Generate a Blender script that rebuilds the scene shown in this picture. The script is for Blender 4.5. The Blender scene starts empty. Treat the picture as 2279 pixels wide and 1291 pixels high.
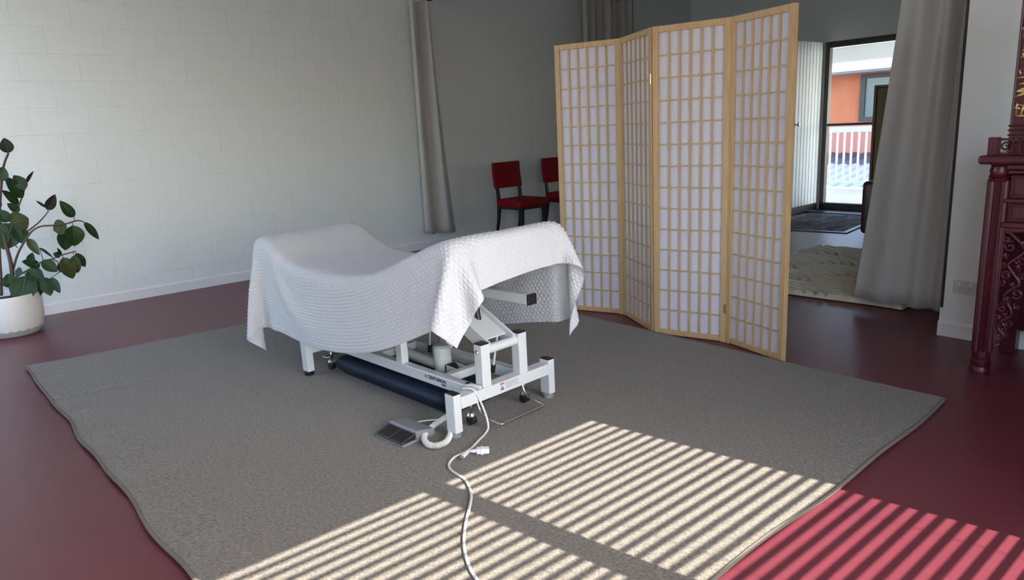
import bpy, bmesh, math, random
import numpy as np
from mathutils import Vector, Matrix

S = bpy.context.scene
COL = S.collection
random.seed(7)

# ------------------------------------------------------------------ camera
cam_d = bpy.data.cameras.new('camera')
cam_d.sensor_width = 36.0
cam_d.lens = 25.0373
cam_d.clip_start = .05
cam_d.clip_end = 300
cam = bpy.data.objects.new('camera', cam_d)
COL.objects.link(cam)
R_ = Vector((.644423,.762985,-.050725)); U_ = Vector((-.13943,.182469,.973275)); F_ = Vector((-.75185,.620129,-.22397))
cam.matrix_world = Matrix(((R_.x, U_.x, -F_.x, 0), (R_.y, U_.y, -F_.y, 0), (R_.z, U_.z, -F_.z, 1.28), (0, 0, 0, 1)))
S.camera = cam

# ------------------------------------------------------------------ sky, sun, exposure
SKY = 1.3
W = bpy.data.worlds.new('sky'); S.world = W; W.use_nodes = True
nt = W.node_tree; nt.nodes.clear()
wo = nt.nodes.new('ShaderNodeOutputWorld'); bg = nt.nodes.new('ShaderNodeBackground')
sky = nt.nodes.new('ShaderNodeTexSky'); sky.sky_type = 'NISHITA'; sky.sun_disc = False
SUN_DIR = Vector((1.0, .175, .8224)).normalized()          # towards the sun
sky.sun_elevation = math.asin(SUN_DIR.z)
sky.sun_rotation = math.atan2(SUN_DIR.x, SUN_DIR.y)
sky.air_density = 1.0; sky.dust_density = 1.5; sky.ozone_density = 1.0
nt.links.new(sky.outputs[0], bg.inputs[0]); bg.inputs[1].default_value = SKY
nt.links.new(bg.outputs[0], wo.inputs[0])
sd = bpy.data.lights.new('sun_offscreen', 'SUN'); sd.energy = 23.5; sd.angle = math.radians(.27); sd.color = (1, .94, .85)
so = bpy.data.objects.new('sun_offscreen', sd); COL.objects.link(so)
so.rotation_euler = SUN_DIR.to_track_quat('Z', 'Y').to_euler()
so.location = (6, 1, 6)
def portal(name, loc, rot, sx, sy):
    d = bpy.data.lights.new(name, 'AREA'); d.shape = 'RECTANGLE'; d.size = sx; d.size_y = sy
    d.cycles.is_portal = True
    o = bpy.data.objects.new(name, d); COL.objects.link(o); o.location = loc; o.rotation_euler = rot
    return o
HP = math.pi / 2
# sky portals sit in the window and door openings; they give off no light of their own
portal('window_right_offscreen', (.71, .86, 1.25), (0, HP, 0), 2.2, 3.6)
portal('window_front_offscreen', (-5.37, -1.16, 1.57), (HP, 0, 0), 2.5, 2.4)
portal('glass_door_sky', (-4.13, 9.27, 1.06), (-HP, 0, 0), .94, 2.1)
vs = S.view_settings
vs.view_transform = 'Standard'; vs.look = 'None'; vs.gamma = 1.0; vs.use_curve_mapping = False
vs.exposure = 0.05
S.cycles.use_denoising = True
S.cycles.max_bounces = 10; S.cycles.diffuse_bounces = 6; S.cycles.transparent_max_bounces = 12
S.cycles.sample_clamp_indirect = 6.0

# ------------------------------------------------------------------ materials
def mat(name, col, rough=.5, metal=0.0, spec=.5, bump=None, vary=None, sheen=0.0, coat=0.0):
    m = bpy.data.materials.new(name); m.use_nodes = True
    t = m.node_tree; b = t.nodes['Principled BSDF']
    b.inputs['Base Color'].default_value = (*col, 1); b.inputs['Roughness'].default_value = rough
    b.inputs['Metallic'].default_value = metal; b.inputs['Specular IOR Level'].default_value = spec
    if sheen: b.inputs['Sheen Weight'].default_value = sheen
    if coat: b.inputs['Coat Weight'].default_value = coat; b.inputs['Coat Roughness'].default_value = .12
    co = t.nodes.new('ShaderNodeTexCoord')
    if vary:                       # (scale, other colour, stretch)
        n = t.nodes.new('ShaderNodeTexNoise'); n.inputs['Scale'].default_value = vary[0]
        n.inputs['Detail'].default_value = 4
        mp = t.nodes.new('ShaderNodeMapping'); mp.inputs['Scale'].default_value = vary[2] if len(vary) > 2 else (1, 1, 1)
        t.links.new(co.outputs['Object'], mp.inputs[0]); t.links.new(mp.outputs[0], n.inputs['Vector'])
        r = t.nodes.new('ShaderNodeValToRGB')
        r.color_ramp.elements[0].position = .35; r.color_ramp.elements[1].position = .65
        r.color_ramp.elements[0].color = (*col, 1); r.color_ramp.elements[1].color = (*vary[1], 1)
        t.links.new(n.outputs['Fac'], r.inputs[0]); t.links.new(r.outputs[0], b.inputs['Base Color'])
    if bump:                       # (scale, strength, distance)
        n = t.nodes.new('ShaderNodeTexNoise'); n.inputs['Scale'].default_value = bump[0]; n.inputs['Detail'].default_value = 3
        t.links.new(co.outputs['Object'], n.inputs['Vector'])
        k = t.nodes.new('ShaderNodeBump'); k.inputs['Strength'].default_value = bump[1]; k.inputs['Distance'].default_value = bump[2]
        t.links.new(n.outputs['Fac'], k.inputs['Height']); t.links.new(k.outputs[0], b.inputs['Normal'])
    return m

M = {}
M['wall'] = mat('wall_paint', (.71, .75, .745), .65, bump=(90, .25, .002))
M['ceil'] = mat('ceiling_paint', (.80, .80, .78), .8)
M['trim'] = mat('trim_paint', (.74, .76, .78), .35)
M['floor'] = mat('burgundy_lino', (.110, .021, .032), .38, bump=(300, .05, .001), vary=(2.5, (.122, .024, .036)))
M['white_frame'] = mat('white_powder_coat', (.60, .62, .62), .36)
M['black_plastic'] = mat('black_plastic', (.012, .012, .014), .4)
M['grey_rubber'] = mat('grey_rubber', (.22, .23, .23), .6)
M['chrome'] = mat('chrome', (.72, .70, .68), .18, 1.0)
M['navy'] = mat('navy_vinyl', (.005, .012, .030), .5, spec=.3, bump=(500, .15, .001))
M['pale_grey'] = mat('pale_grey_plastic', (.60, .63, .60), .4)
M['cable'] = mat('white_cable', (.62, .63, .58), .4)
M['plug'] = mat('white_plug', (.72, .72, .82), .35)
M['pedal_grey'] = mat('grey_metal_plate', (.20, .21, .22), .45)
M['ink'] = mat('navy_ink', (.02, .025, .05), .5)
M['ink_red'] = mat('red_ink', (.55, .10, .08), .5)
M['ink_grey'] = mat('grey_ink', (.30, .31, .31), .5)
M['wood'] = mat('pale_pine', (.46, .295, .14), .45, vary=(9, (.54, .365, .185), (14, 14, .7)), bump=(60, .1, .001))
M['brass'] = mat('brass', (.75, .58, .25), .3, 1.0)
M['red_vinyl'] = mat('red_vinyl', (.19, .003, .008), .6, spec=.15, bump=(400, .1, .001))
M['black_wood'] = mat('black_wood', (.012, .009, .008), .35)
M['curtain'] = mat('grey_curtain', (.47, .465, .44), .9, sheen=.15, bump=(700, .12, .001))
M['lacquer'] = mat('burgundy_lacquer', (.055, .004, .011), .32, coat=.05, vary=(20, (.075, .006, .014)))
M['gold'] = mat('gilt', (.72, .50, .22), .38, .75)
M['pot'] = mat('white_ceramic', (.70, .70, .66), .42, bump=(35, .2, .004))
M['pot_base'] = mat('grey_ceramic_band', (.36, .36, .34), .6, bump=(60, .5, .006))
M['soil'] = mat('potting_soil', (.02, .013, .01), .95, bump=(90, .8, .01))
M['stem'] = mat('brown_stem', (.075, .045, .035), .7, bump=(160, .3, .002))
M['leaf0'] = mat('dark_green_leaf', (.010, .032, .011), .5, spec=.25, vary=(8, (.02, .05, .016)))
M['leaf1'] = mat('olive_leaf', (.045, .052, .013), .5, spec=.25, vary=(8, (.035, .055, .016)))
M['leaf2'] = mat('brown_green_leaf', (.014, .018, .012), .5, spec=.25, vary=(8, (.03, .028, .02)))
M['rib'] = mat('leaf_midrib', (.06, .10, .03), .4)
M['outlet'] = mat('outlet_plastic', (.55, .56, .57), .35)
M['switch'] = mat('switch_plastic', (.74, .75, .75), .3)
M['dark_frame'] = mat('dark_bronze_aluminium', (.018, .014, .012), .4)
M['door_paint'] = mat('white_door_paint', (.66, .75, .80), .4)
M['shag'] = mat('cream_wool', (.66, .58, .41), .95, sheen=.3, bump=(260, .8, .006), vary=(30, (.74, .67, .50)))
M['brown_board'] = mat('brown_fibreboard', (.20, .14, .07), .6, vary=(12, (.23, .16, .085)))
M['dark_brown'] = mat('dark_brown_leather', (.05, .014, .008), .4)
M['blind'] = mat('white_blind_slat', (.75, .75, .73), .45)
M['ext_orange'] = mat('orange_render', (.46, .13, .055), .85, vary=(3, (.52, .16, .07)))
M['ext_pink'] = mat('salmon_render', (.50, .19, .14), .85)
M['ext_white'] = mat('white_exterior_paint', (.62, .64, .64), .6)
M['ext_grey'] = mat('grey_soffit', (.30, .31, .31), .8)
M['ext_blue'] = mat('blue_grey_roof_steel', (.07, .10, .17), .65)
M['ext_deck'] = mat('pale_deck', (.55, .53, .48), .8, vary=(1.5, (.62, .60, .56)))
M['ext_glass'] = mat('dark_window_glass', (.10, .14, .15), .12)
M['ground'] = mat('ground_paving', (.25, .25, .23), .9)

def glass():
    m = bpy.data.materials.new('clear_glass'); m.use_nodes = True; t = m.node_tree; t.nodes.clear()
    o = t.nodes.new('ShaderNodeOutputMaterial'); a = t.nodes.new('ShaderNodeBsdfTransparent'); g = t.nodes.new('ShaderNodeBsdfGlossy')
    g.inputs['Roughness'].default_value = .02; x = t.nodes.new('ShaderNodeMixShader'); x.inputs[0].default_value = .06
    t.links.new(a.outputs[0], x.inputs[1]); t.links.new(g.outputs[0], x.inputs[2]); t.links.new(x.outputs[0], o.inputs[0])
    return m
M['glass'] = glass()

def translucent(name, col, amount):
    m = bpy.data.materials.new(name); m.use_nodes = True; t = m.node_tree; t.nodes.clear()
    o = t.nodes.new('ShaderNodeOutputMaterial'); a = t.nodes.new('ShaderNodeBsdfDiffuse'); g = t.nodes.new('ShaderNodeBsdfTranslucent')
    a.inputs[0].default_value = (*col, 1); g.inputs[0].default_value = (*col, 1)
    x = t.nodes.new('ShaderNodeMixShader'); x.inputs[0].default_value = amount
    t.links.new(a.outputs[0], x.inputs[1]); t.links.new(g.outputs[0], x.inputs[2]); t.links.new(x.outputs[0], o.inputs[0])
    return m
M['paper'] = translucent('rice_paper', (.80, .78, .84), .35)
M['blanket'] = translucent('white_cotton', (.635, .65, .675), .12)

def carpet():
    m = mat('taupe_loop_carpet', (.2, .18, .16), .95, sheen=.2)
    t = m.node_tree; b = t.nodes['Principled BSDF']; co = t.nodes.new('ShaderNodeTexCoord')
    v = t.nodes.new('ShaderNodeTexVoronoi'); v.inputs['Scale'].default_value = 170
    n = t.nodes.new('ShaderNodeTexNoise'); n.inputs['Scale'].default_value = 95; n.inputs['Detail'].default_value = 5; n.inputs['Roughness'].default_value = .7
    t.links.new(co.outputs['Object'], v.inputs['Vector']); t.links.new(co.outputs['Object'], n.inputs['Vector'])
    r = t.nodes.new('ShaderNodeValToRGB'); e = r.color_ramp.elements
    e[0].position = .34; e[0].color = (.058, .048, .036, 1); e[1].position = .68; e[1].color = (.205, .177, .138, 1)
    t.links.new(n.outputs['Fac'], r.inputs[0]); t.links.new(r.outputs[0], b.inputs['Base Color'])
    k = t.nodes.new('ShaderNodeBump'); k.inputs['Strength'].default_value = .6; k.inputs['Distance'].default_value = .004; k.invert = True
    t.links.new(v.outputs['Distance'], k.inputs['Height']); t.links.new(k.outputs[0], b.inputs['Normal'])
    return m
M['carpet'] = carpet()
M['carpet_edge'] = mat('taupe_binding', (.15, .13, .105), .85)

def patterned():
    m = mat('patterned_mat', (.05, .05, .06), .9)
    t = m.node_tree; b = t.nodes['Principled BSDF']; co = t.nodes.new('ShaderNodeTexCoord')
    mp = t.nodes.new('ShaderNodeMapping'); mp.inputs['Scale'].default_value = (9, 4, 1); mp.inputs['Rotation'].default_value = (0, 0, .5)
    v = t.nodes.new('ShaderNodeTexVoronoi'); v.inputs['Scale'].default_value = 1.6
    t.links.new(co.outputs['Object'], mp.inputs[0]); t.links.new(mp.outputs[0], v.inputs['Vector'])
    s = t.nodes.new('ShaderNodeSeparateColor'); t.links.new(v.outputs['Color'], s.inputs[0])
    r = t.nodes.new('ShaderNodeValToRGB'); r.color_ramp.interpolation = 'CONSTANT'; e = r.color_ramp.elements
    cols = [(0, (.03, .03, .035)), (.2, (.10, .10, .12)), (.4, (.14, .085, .06)), (.55, (.055, .05, .05)), (.7, (.17, .17, .19)), (.85, (.09, .055, .04))]
    e[0].color = (*cols[0][1], 1); e[1].position = cols[1][0]; e[1].color = (*cols[1][1], 1)
    for p, c in cols[2:]:
        x = e.new(p); x.color = (*c, 1)
    t.links.new(s.outputs[0], r.inputs[0]); t.links.new(r.outputs[0], b.inputs['Base Color'])
    return m
M['pattern'] = patterned()

# ------------------------------------------------------------------ mesh helpers
class MB:
    def __init__(s): s.v = []; s.f = []
    def add(s, v, f):
        n = len(s.v); s.v += [tuple(p) for p in v]; s.f += [tuple(i + n for i in q) for q in f]; return s
    def box(s, a, b):
        x0, y0, z0 = (min(p, q) for p, q in zip(a, b)); x1, y1, z1 = (max(p, q) for p, q in zip(a, b))
        return s.add([(x0, y0, z0), (x1, y0, z0), (x1, y1, z0), (x0, y1, z0), (x0, y0, z1), (x1, y0, z1), (x1, y1, z1), (x0, y1, z1)],
                     [(3, 2, 1, 0), (4, 5, 6, 7), (0, 1, 5, 4), (1, 2, 6, 5), (2, 3, 7, 6), (3, 0, 4, 7)])
    def bar(s, a, b, w, h, up=(0, 0, 1)):       # rectangular bar from a to b, w across, h along up
        a = Vector(a); b = Vector(b); d = (b - a).normalized(); sx = d.cross(Vector(up)).normalized(); uz = sx.cross(d)
        P = []
        for c in (a, b):
            for i, j in ((-1, -1), (1, -1), (1, 1), (-1, 1)): P.append(c + sx * (i * w / 2) + uz * (j * h / 2))
        return s.add(P, [(3, 2, 1, 0), (4, 5, 6, 7), (0, 1, 5, 4), (1, 2, 6, 5), (2, 3, 7, 6), (3, 0, 4, 7)])
    def tube(s, pts, r, n=10, cap=True):
        pts = [Vector(p) for p in pts]; rs = r if isinstance(r, (list, tuple)) else [r] * len(pts)
        rings = []; prev = None
        for i, p in enumerate(pts):
            d = (pts[min(i + 1, len(pts) - 1)] - pts[max(i - 1, 0)]).normalized()
            if prev is None:
                a = d.orthogonal().normalized()
            else:
                a = (prev - d * prev.dot(d)); a = a.normalized() if a.length > 1e-6 else d.orthogonal().normalized()
            prev = a; b = d.cross(a)
            rings.append([p + (a * math.cos(t) + b * math.sin(t)) * rs[i] for t in (2 * math.pi * k / n for k in range(n))])
        V = [q for g in rings for q in g]; F = []
        for i in range(len(pts) - 1):
            for k in range(n):
                F.append((i * n + k, i * n + (k + 1) % n, (i + 1) * n + (k + 1) % n, (i + 1) * n + k))
        if cap: F.append(tuple(range(n - 1, -1, -1))); F.append(tuple((len(pts) - 1) * n + k for k in range(n)))
        return s.add(V, F)
    def lathe(s, prof, c=(0, 0, 0), n=32):
        V = []; F = []; m = len(prof)
        for k in range(n):
            t = 2 * math.pi * k / n
            for r, z in prof: V.append((c[0] + r * math.cos(t), c[1] + r * math.sin(t), c[2] + z))
        for k in range(n):
            for i in range(m - 1):
                F.append((k * m + i, ((k + 1) % n) * m + i, ((k + 1) % n) * m + i + 1, k * m + i + 1))
        return s.add(V, F)
    def prism(s, poly, axis, a, b):             # poly in the two other axes, extruded along axis
        def P(q, t):
            return (t, q[0], q[1]) if axis == 'x' else (q[0], t, q[1]) if axis == 'y' else (q[0], q[1], t)
        n = len(poly)
        return s.add([P(q, a) for q in poly] + [P(q, b) for q in poly],
                     [tuple(range(n - 1, -1, -1)), tuple(range(n, 2 * n))] + [(i, (i + 1) % n, n + (i + 1) % n, n + i) for i in range(n)])
    def mesh(s, name, m, smooth=False, bevel=0, seg=1, fix=True):
        me = bpy.data.meshes.new(name); me.from_pydata(s.v, [], s.f)
        bm = bmesh.new(); bm.from_mesh(me)
        if fix: bmesh.ops.recalc_face_normals(bm, faces=bm.faces)
        if bevel: bmesh.ops.bevel(bm, geom=[e for e in bm.edges if e.is_manifold and e.calc_face_angle(0) > .5], offset=bevel, segments=seg, affect='EDGES', profile=.5)
        bm.to_mesh(me); bm.free()
        if smooth:
            for p in me.polygons: p.use_smooth = True
        if m: me.materials.append(m if not isinstance(m, str) else M[m])
        return me
    def build(s, name, m, parent=None, smooth=False, bevel=0, seg=1, loc=None, fix=True):
        return link(name, s.mesh(name, m, smooth, bevel, seg, fix), parent, loc)

def link(name, me, parent=None, loc=None):
    o = bpy.data.objects.new(name, me); COL.objects.link(o)
    if parent: o.parent = parent
    if loc: o.location = loc
    return o
def smooth_angle(o, deg=35):
    me = o.data
    for p in me.polygons: p.use_smooth = True
    try: me.set_sharp_from_angle(angle=math.radians(deg))
    except Exception: pass
    return o
def tag(o, label, cat, group=None):
    o['label'] = label; o['category'] = cat
    if group: o['group'] = group
    return o
def struct(o): o['kind'] = 'structure'; return o
def thing(name, label, cat, loc=(0, 0, 0), rz=0, group=None):
    o = bpy.data.objects.new(name, None); COL.objects.link(o); o.empty_display_size = .1
    o.location = loc; o.rotation_euler = (0, 0, rz)
    return tag(o, label, cat, group)
def box(a, b): return MB().box(a, b)
def spline(pts, n=8):                            # Catmull-Rom through pts
    P = [Vector(p) for p in pts]; out = []
    for i in range(len(P) - 1):
        p0 = P[max(i - 1, 0)]; p1 = P[i]; p2 = P[i + 1]; p3 = P[min(i + 2, len(P) - 1)]
        for k in range(n):
            t = k / n
            out.append(.5 * ((2 * p1) + (p2 - p0) * t + (2 * p0 - 5 * p1 + 4 * p2 - p3) * t * t + (3 * p1 - p0 - 3 * p2 + p3) * t ** 3))
    out.append(P[-1]); return out
def text_mesh(name, body, size, m, parent, mw, bold=.0):
    c = bpy.data.curves.new(name, 'FONT'); c.body = body; c.size = size; c.align_x = 'LEFT'; c.align_y = 'BOTTOM'; c.extrude = .0004; c.offset = bold
    o = bpy.data.objects.new(name + '_tmp', c); COL.objects.link(o)
    bpy.context.view_layer.update()
    me = bpy.data.meshes.new_from_object(o.evaluated_get(bpy.context.evaluated_depsgraph_get()))
    bpy.data.objects.remove(o); bpy.data.curves.remove(c)
    me.materials.clear(); me.materials.append(M[m])
    r = link(name, me, parent); r.matrix_local = mw; return r

# ------------------------------------------------------------------ the room
XL, XR, YF, YB, ZC = -6.65, .55, -1.0, 9.1, 3.0
struct(box((XL - .15, YF - .15, -.12), (XR + .15, YB + .2, 0)).build('floor', 'floor'))
struct(box((XL - .15, YF - .15, ZC), (XR + .15, YB + .2, ZC + .12)).build('ceiling', 'ceil'))
wl = struct(box((XL - .15, YF, 0), (XL - .004, YB + .15, ZC)).build('wall_left', 'wall'))
# painted concrete blocks of the left wall (shallow joints under the paint)
bw, bh = .40, .20
blk = {}
def block_mesh(w):
    if w not in blk:
        blk[w] = MB().box((XL - .0195, 0, 0), (XL, w - .0012, bh - .0012)).mesh('block', 'wall', bevel=.001, seg=2)
    return blk[w]
for r in range(14):
    y = -.6 - (bw / 2 if r % 2 else 0); first = True
    while y < 4.35:
        w = bw
        link('block', block_mesh(w), wl, (0, y, r * bh)); y += w

def wall_with_holes(name, axis, c0, c1, lo, hi, holes, m='wall'):
    """wall slab between c0..c1 on axis, lo..hi along the other, with rectangular holes (a0,a1,z0,z1)"""
    mb = MB()
    def put(a0, a1, z0, z1):
        if a1 - a0 < 1e-4 or z1 - z0 < 1e-4: return
        if axis == 'x': mb.box((c0, a0, z0), (c1, a1, z1))
        else: mb.box((a0, c0, z0), (a1, c1, z1))
    cur = lo
    for a0, a1, z0, z1 in sorted(holes):
        put(cur, a0, 0, ZC); put(a0, a1, 0, z0); put(a0, a1, z1, ZC); cur = a1
    put(cur, hi, 0, ZC)
    return struct(mb.build(name, m))
WIN_R = [(.90, 1.69), (1.76, 2.56)]
wall_with_holes('wall_right', 'x', XR, XR + .15, YF, YB + .15, [(-.85, .60, .2, 2.32), (.86, 2.60, .45, 2.32)])
struct(box((XR - .03, 1.688, .45), (XR + .05, 1.762, 2.32)).build('trim_mullion', 'trim'))
wall_with_holes('wall_front', 'y', YF - .15, YF, XL - .15, XR + .15, [(-6.55, -4.2, .45, 2.7)])
DX0, DX1, DZ = -4.60, -3.66, 2.10
wall_with_holes('wall_back', 'y', YB, YB + .15, XL, XR, [(DX0, DX1, 0, DZ)])
PY0, PY1, PX = 4.33, 4.52, -1.44
struct(box((PX, PY0, 0), (XR, PY1, ZC)).build('wall_divider', 'wall'))
struct(box((XL, 4.40, 2.66), (PX, 4.62, ZC)).build('trim_beam', 'wall'))
struct(box((PX - .015, PY0 - .001, .16), (PX, PY0 + .02, 2.66)).build('painted_shadow_gap', 'black_plastic'))  # black strip painted in for the shade between curtain and divider wall
struct(box((PX - .015, PY0 - .001, .088), (PX, PY0 + .02, .16)).build('trim_edge_foot', 'trim'))

def base_prof(t=.016, h=.088): return [(0, 0), (t, 0), (t, h - .012), (t * .45, h), (0, h)]
struct(MB().prism([(XL + a, z) for a, z in base_prof()], 'y', YF, YB).build('baseboard_left', 'trim'))
struct(MB().prism([(PY0 - a, z) for a, z in base_prof()], 'x', PX - .016, XR).build('baseboard_divider', 'trim'))
struct(box((PX - .016, PY0, 0), (PX, PY1, .088)).build('baseboard_divider_end', 'trim'))
struct(MB().prism([(YB - a, z) for a, z in base_prof()], 'x', XL + .02, DX0 - .08).build('baseboard_back', 'trim'))

# windows of the right wall and front wall (frames and panes)
def window(name, axis, c, a0, a1, z0, z1, nmull=0, w=.045, d=.06):
    root = bpy.data.objects.new(name, None); COL.objects.link(root); struct(root)
    fr = MB(); P = (lambda a, z, k: (c + k, a, z)) if axis == 'x' else (lambda a, z, k: (a, c + k, z))
    def b(A0, A1, Z0, Z1): fr.box(P(A0, Z0, -d / 2), P(A1, Z1, d / 2))
    b(a0, a1, z0, z0 + w); b(a0, a1, z1 - w, z1); b(a0, a0 + w, z0 + w, z1 - w); b(a1 - w, a1, z0 + w, z1 - w)
    step = (a1 - a0) / (nmull + 1)
    for i in range(nmull):
        m_ = a0 + step * (i + 1); b(m_ - w / 2, m_ + w / 2, z0 + w, z1 - w)
    fr.build('window_frame', 'dark_frame' if axis == 'd' else 'trim', root)
    for i in range(nmull + 1):
        g = MB(); lo = a0 + step * i + w / 2; hi = a0 + step * (i + 1) - w / 2
        g.add([P(lo, z0 + w / 2, 0), P(hi, z0 + w / 2, 0), P(hi, z1 - w / 2, 0), P(lo, z1 - w / 2, 0)], [(0, 1, 2, 3)])
        g.build('pane', 'glass', root)
    return root
window('window_1', 'x', XR + .10, .86, 1.725, .45, 2.32, 0, .036)
window('window_2', 'x', XR + .10, 1.725, 2.60, .45, 2.32, 0, .036)
window('window_added_fill', 'x', XR + .10, -.85, .60, .2, 2.32, 1)  # unseen window added without a blind, to brighten the divider wall
window('window_4', 'y', YF - .08, -6.55, -4.2, .45, 2.7, 1)

# glazed back door and the boarded door leaf folded back beside it
dr = bpy.data.objects.new('door_1', None); COL.objects.link(dr); struct(dr)
f = MB(); y0, y1 = YB - .01, YB + .07
f.box((DX0, y0, .02), (DX0 + .055, y1, DZ)); f.box((DX1 - .055, y0, .02), (DX1, y1, DZ)); f.box((DX0 + .055, y0, DZ - .07), (DX1 - .055, y1, DZ))
f.box((DX0 + .055, y0, .02), (DX1 - .055, y1, .10)); f.box((DX0 + .055, y0 + .02, 1.075), (DX1 - .055, y1 - .02, 1.105))
f.build('door_frame', 'dark_frame', dr, bevel=.003)
box((DX0 - .03, YB - .34, 0), (DX1 + .03, YB + .12, .02)).build('threshold', 'dark_frame', dr)
for z0, z1 in ((.10, 1.075), (1.105, DZ - .07)):
    MB().add([(DX0 + .05, YB + .03, z0), (DX1 - .05, YB + .03, z0), (DX1 - .05, YB + .03, z1), (DX0 + .05, YB + .03, z1)], [(0, 1, 2, 3)]).build('pane', 'glass', dr)
leaf = struct(box((-4.655, 8.36, .10), (-4.632, 9.06, 2.10)).build('door_2', 'door_paint'))
pl = MB().prism([(0, 0), (.018, .006), (.018, .068), (0, .074)], 'z', .10, 2.10).mesh('plank', 'door_paint')
pl = MB()
pl.v = []; pl.f = []
pl.prism([(-4.632, .001), (-4.620, .007), (-4.620, .071), (-4.632, .077)], 'z', .10, 2.10)
plm = pl.mesh('plank', 'door_paint')
for i in range(9): link('plank', plm, leaf, (0, 8.362 + i * .078, 0))
box((-4.66, 8.36, .005), (-4.615, 9.06, .10)).build('weather_strip', 'dark_frame', leaf, bevel=.004)
kn = MB().tube([(-4.62, 8.435, 1.12), (-4.60, 8.435, 1.12), (-4.585, 8.435, 1.12), (-4.565, 8.435, 1.12), (-4.553, 8.435, 1.12)], [.024, .010, .012, .024, .016], 16)
smooth_angle(kn.build('door_knob', 'chrome', leaf), 50)

# ------------------------------------------------------------------ blinds that stripe the sun
slat = MB()
w2 = .025; tl = math.radians(20)
pts = []
for k in range(7):
    q = -1 + k / 3; pts.append((q * w2 * math.cos(tl) - .0025 * (1 - q * q) * math.sin(tl), q * w2 * math.sin(tl) + .0025 * (1 - q * q) * math.cos(tl)))
V = []; F = []
for yy in (0, .775):
    for dz in (-.0006, .0006):
        V += [(x, yy, z + dz) for x, z in pts]
for k in range(6):
    F += [(k, k + 1, 15 + k, 14 + k), (7 + k, 8 + k, 22 + k, 21 + k), (k, k + 1, 8 + k, 7 + k), (14 + k, 15 + k, 22 + k, 21 + k)]
F += [(0, 7, 21, 14), (6, 13, 27, 20)]
slm = slat.add(V, F).mesh('slat', 'blind')
BX = XR - .015
for i, (a0, a1) in enumerate(WIN_R):
    t = thing('venetian_blind', ['white venetian blind with tilted slats on the right wall window next to the cabinet', 'white venetian blind with tilted slats on the right wall window further from the cabinet'][1 - i], 'blind', (BX, a0, 0), 0, 'blinds on the right wall windows')
    ln = (a1 - a0); 
    box((-.028, .0, 2.155), (.028, ln, 2.34)).build('head_rail', 'blind', t, bevel=.003)
    k = 0; z = 2.155 - .022
    while z > .52:
        o = link('slat', slm, t, (0, .005, z)); o.scale = (1, (ln - .01) / .775, 1); z -= .044; k += 1
    box((-.025, .005, .49), (.025, ln - .005, .512)).build('bottom_rail', 'blind', t, bevel=.003)
    for q in (.14, ln - .14):
        MB().tube([(-.022, q, 2.16), (-.022, q, .50)], .0009, 5).build('ladder_cord', 'blind', t)
        MB().tube([(.022, q, 2.16), (.022, q, .50)], .0009, 5).build('ladder_cord', 'blind', t)

# ------------------------------------------------------------------ outside the back door
struct(box((-60, -40, -3.2), (60, 60, -3.1)).build('floor_outside', 'ground'))
struct(box((-9.5, YB + .2, -.25), (2, 12.3, -.03)).build('floor_balcony', 'ext_deck'))
t = thing('balcony_railing', 'white balcony railing with thin upright bars beyond the glass door', 'railing', (-5.5, 12.05, -.03))
box((-3.0, -.03, .93), (3.5, .03, 1.02)).build('top_rail', 'ext_white', t, bevel=.006)
box((-3.0, -.02, .09), (3.5, .02, .14)).build('bottom_rail', 'ext_white', t, bevel=.004)
bm_ = box((-.014, -.014, .14), (.014, .014, .93)).mesh('baluster', 'ext_white', bevel=.002)
for i in range(54): link('baluster', bm_, t, (-2.94 + i * .119, 0, 0))
pm_ = box((-.045, -.045, 0), (.045, .045, 1.02)).mesh('post', 'ext_white', bevel=.004)
for x in (-2.9, .33, 3.4): link('post', pm_, t, (x, 0, 0))
t = thing('metal_roof', 'blue grey corrugated metal roof below the orange building', 'roof', (-8, 15.4, 0))
mb = MB(); nx = 160
Vv = []; Fv = []
for i in range(nx + 1):
    x = -5 + i * .07
    for y, z in ((-2.6, -.62), (2.6, .20)): Vv.append((x, y, z + .022 * math.cos(i * math.pi / 2)))
for i in range(nx): Fv.append((2 * i, 2 * i + 2, 2 * i + 3, 2 * i + 1))
mb.add(Vv, Fv); o = mb.build('roof_sheet', 'ext_blue', t, smooth=True); sm = o.modifiers.new('thick', 'SOLIDIFY'); sm.thickness = .01
box((-5, -2.66, -.78), (6.2, -2.56, -.58)).build('gutter', 'ext_white', t, bevel=.01)
box((-5, -2.5, -3.1), (6.2, 2.6, -.72)).build('house_wall', 'ext_pink', t)
t = thing('neighbour_house', 'orange rendered house with dark framed window beyond the balcony', 'house', (-8.5, 18.1, 0))
box((-5, 0, -3.1), (6, 4, 2.4)).build('wall', 'ext_orange', t)
box((-5, -.06, -3.1), (6, 0, .92)).build('lower_wall', 'ext_pink', t)
w = box((.28, -.10, .98), (2.6, 0, 1.98))
w = MB()
for a, b in (((.28, -.07, .96), (.40, 0, 2.05)), ((.40, -.07, .96), (2.6, 0, 1.06)), ((.40, -.07, 1.96), (2.6, 0, 2.05)), ((2.5, -.07, 1.06), (2.6, 0, 1.96)), ((1.4, -.07, 1.06), (1.47, 0, 1.96))): w.box(a, b)
wo_ = w.build('window_frame', 'dark_frame', t)
box((.40, -.03, 1.06), (2.5, -.002, 1.96)).build('pane', 'ext_glass', wo_)
box((-5.3, -.7, 2.09), (6.3, .3, 2.17)).build('soffit', 'ext_grey', t)
box((-5.3, -.82, 2.13), (6.3, -.70, 2.30)).build('gutter', 'ext_white', t, bevel=.015)
mb = MB(); Vv = []; Fv = []
for i in range(161):
    x = -5.3 + i * .0725
    for y, z in ((-.8, 2.30), (4.2, 3.3)): Vv.append((x, y, z + .02 * math.cos(i * math.pi / 2)))
for i in range(160): Fv.append((2 * i, 2 * i + 2, 2 * i + 3, 2 * i + 1))
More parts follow.
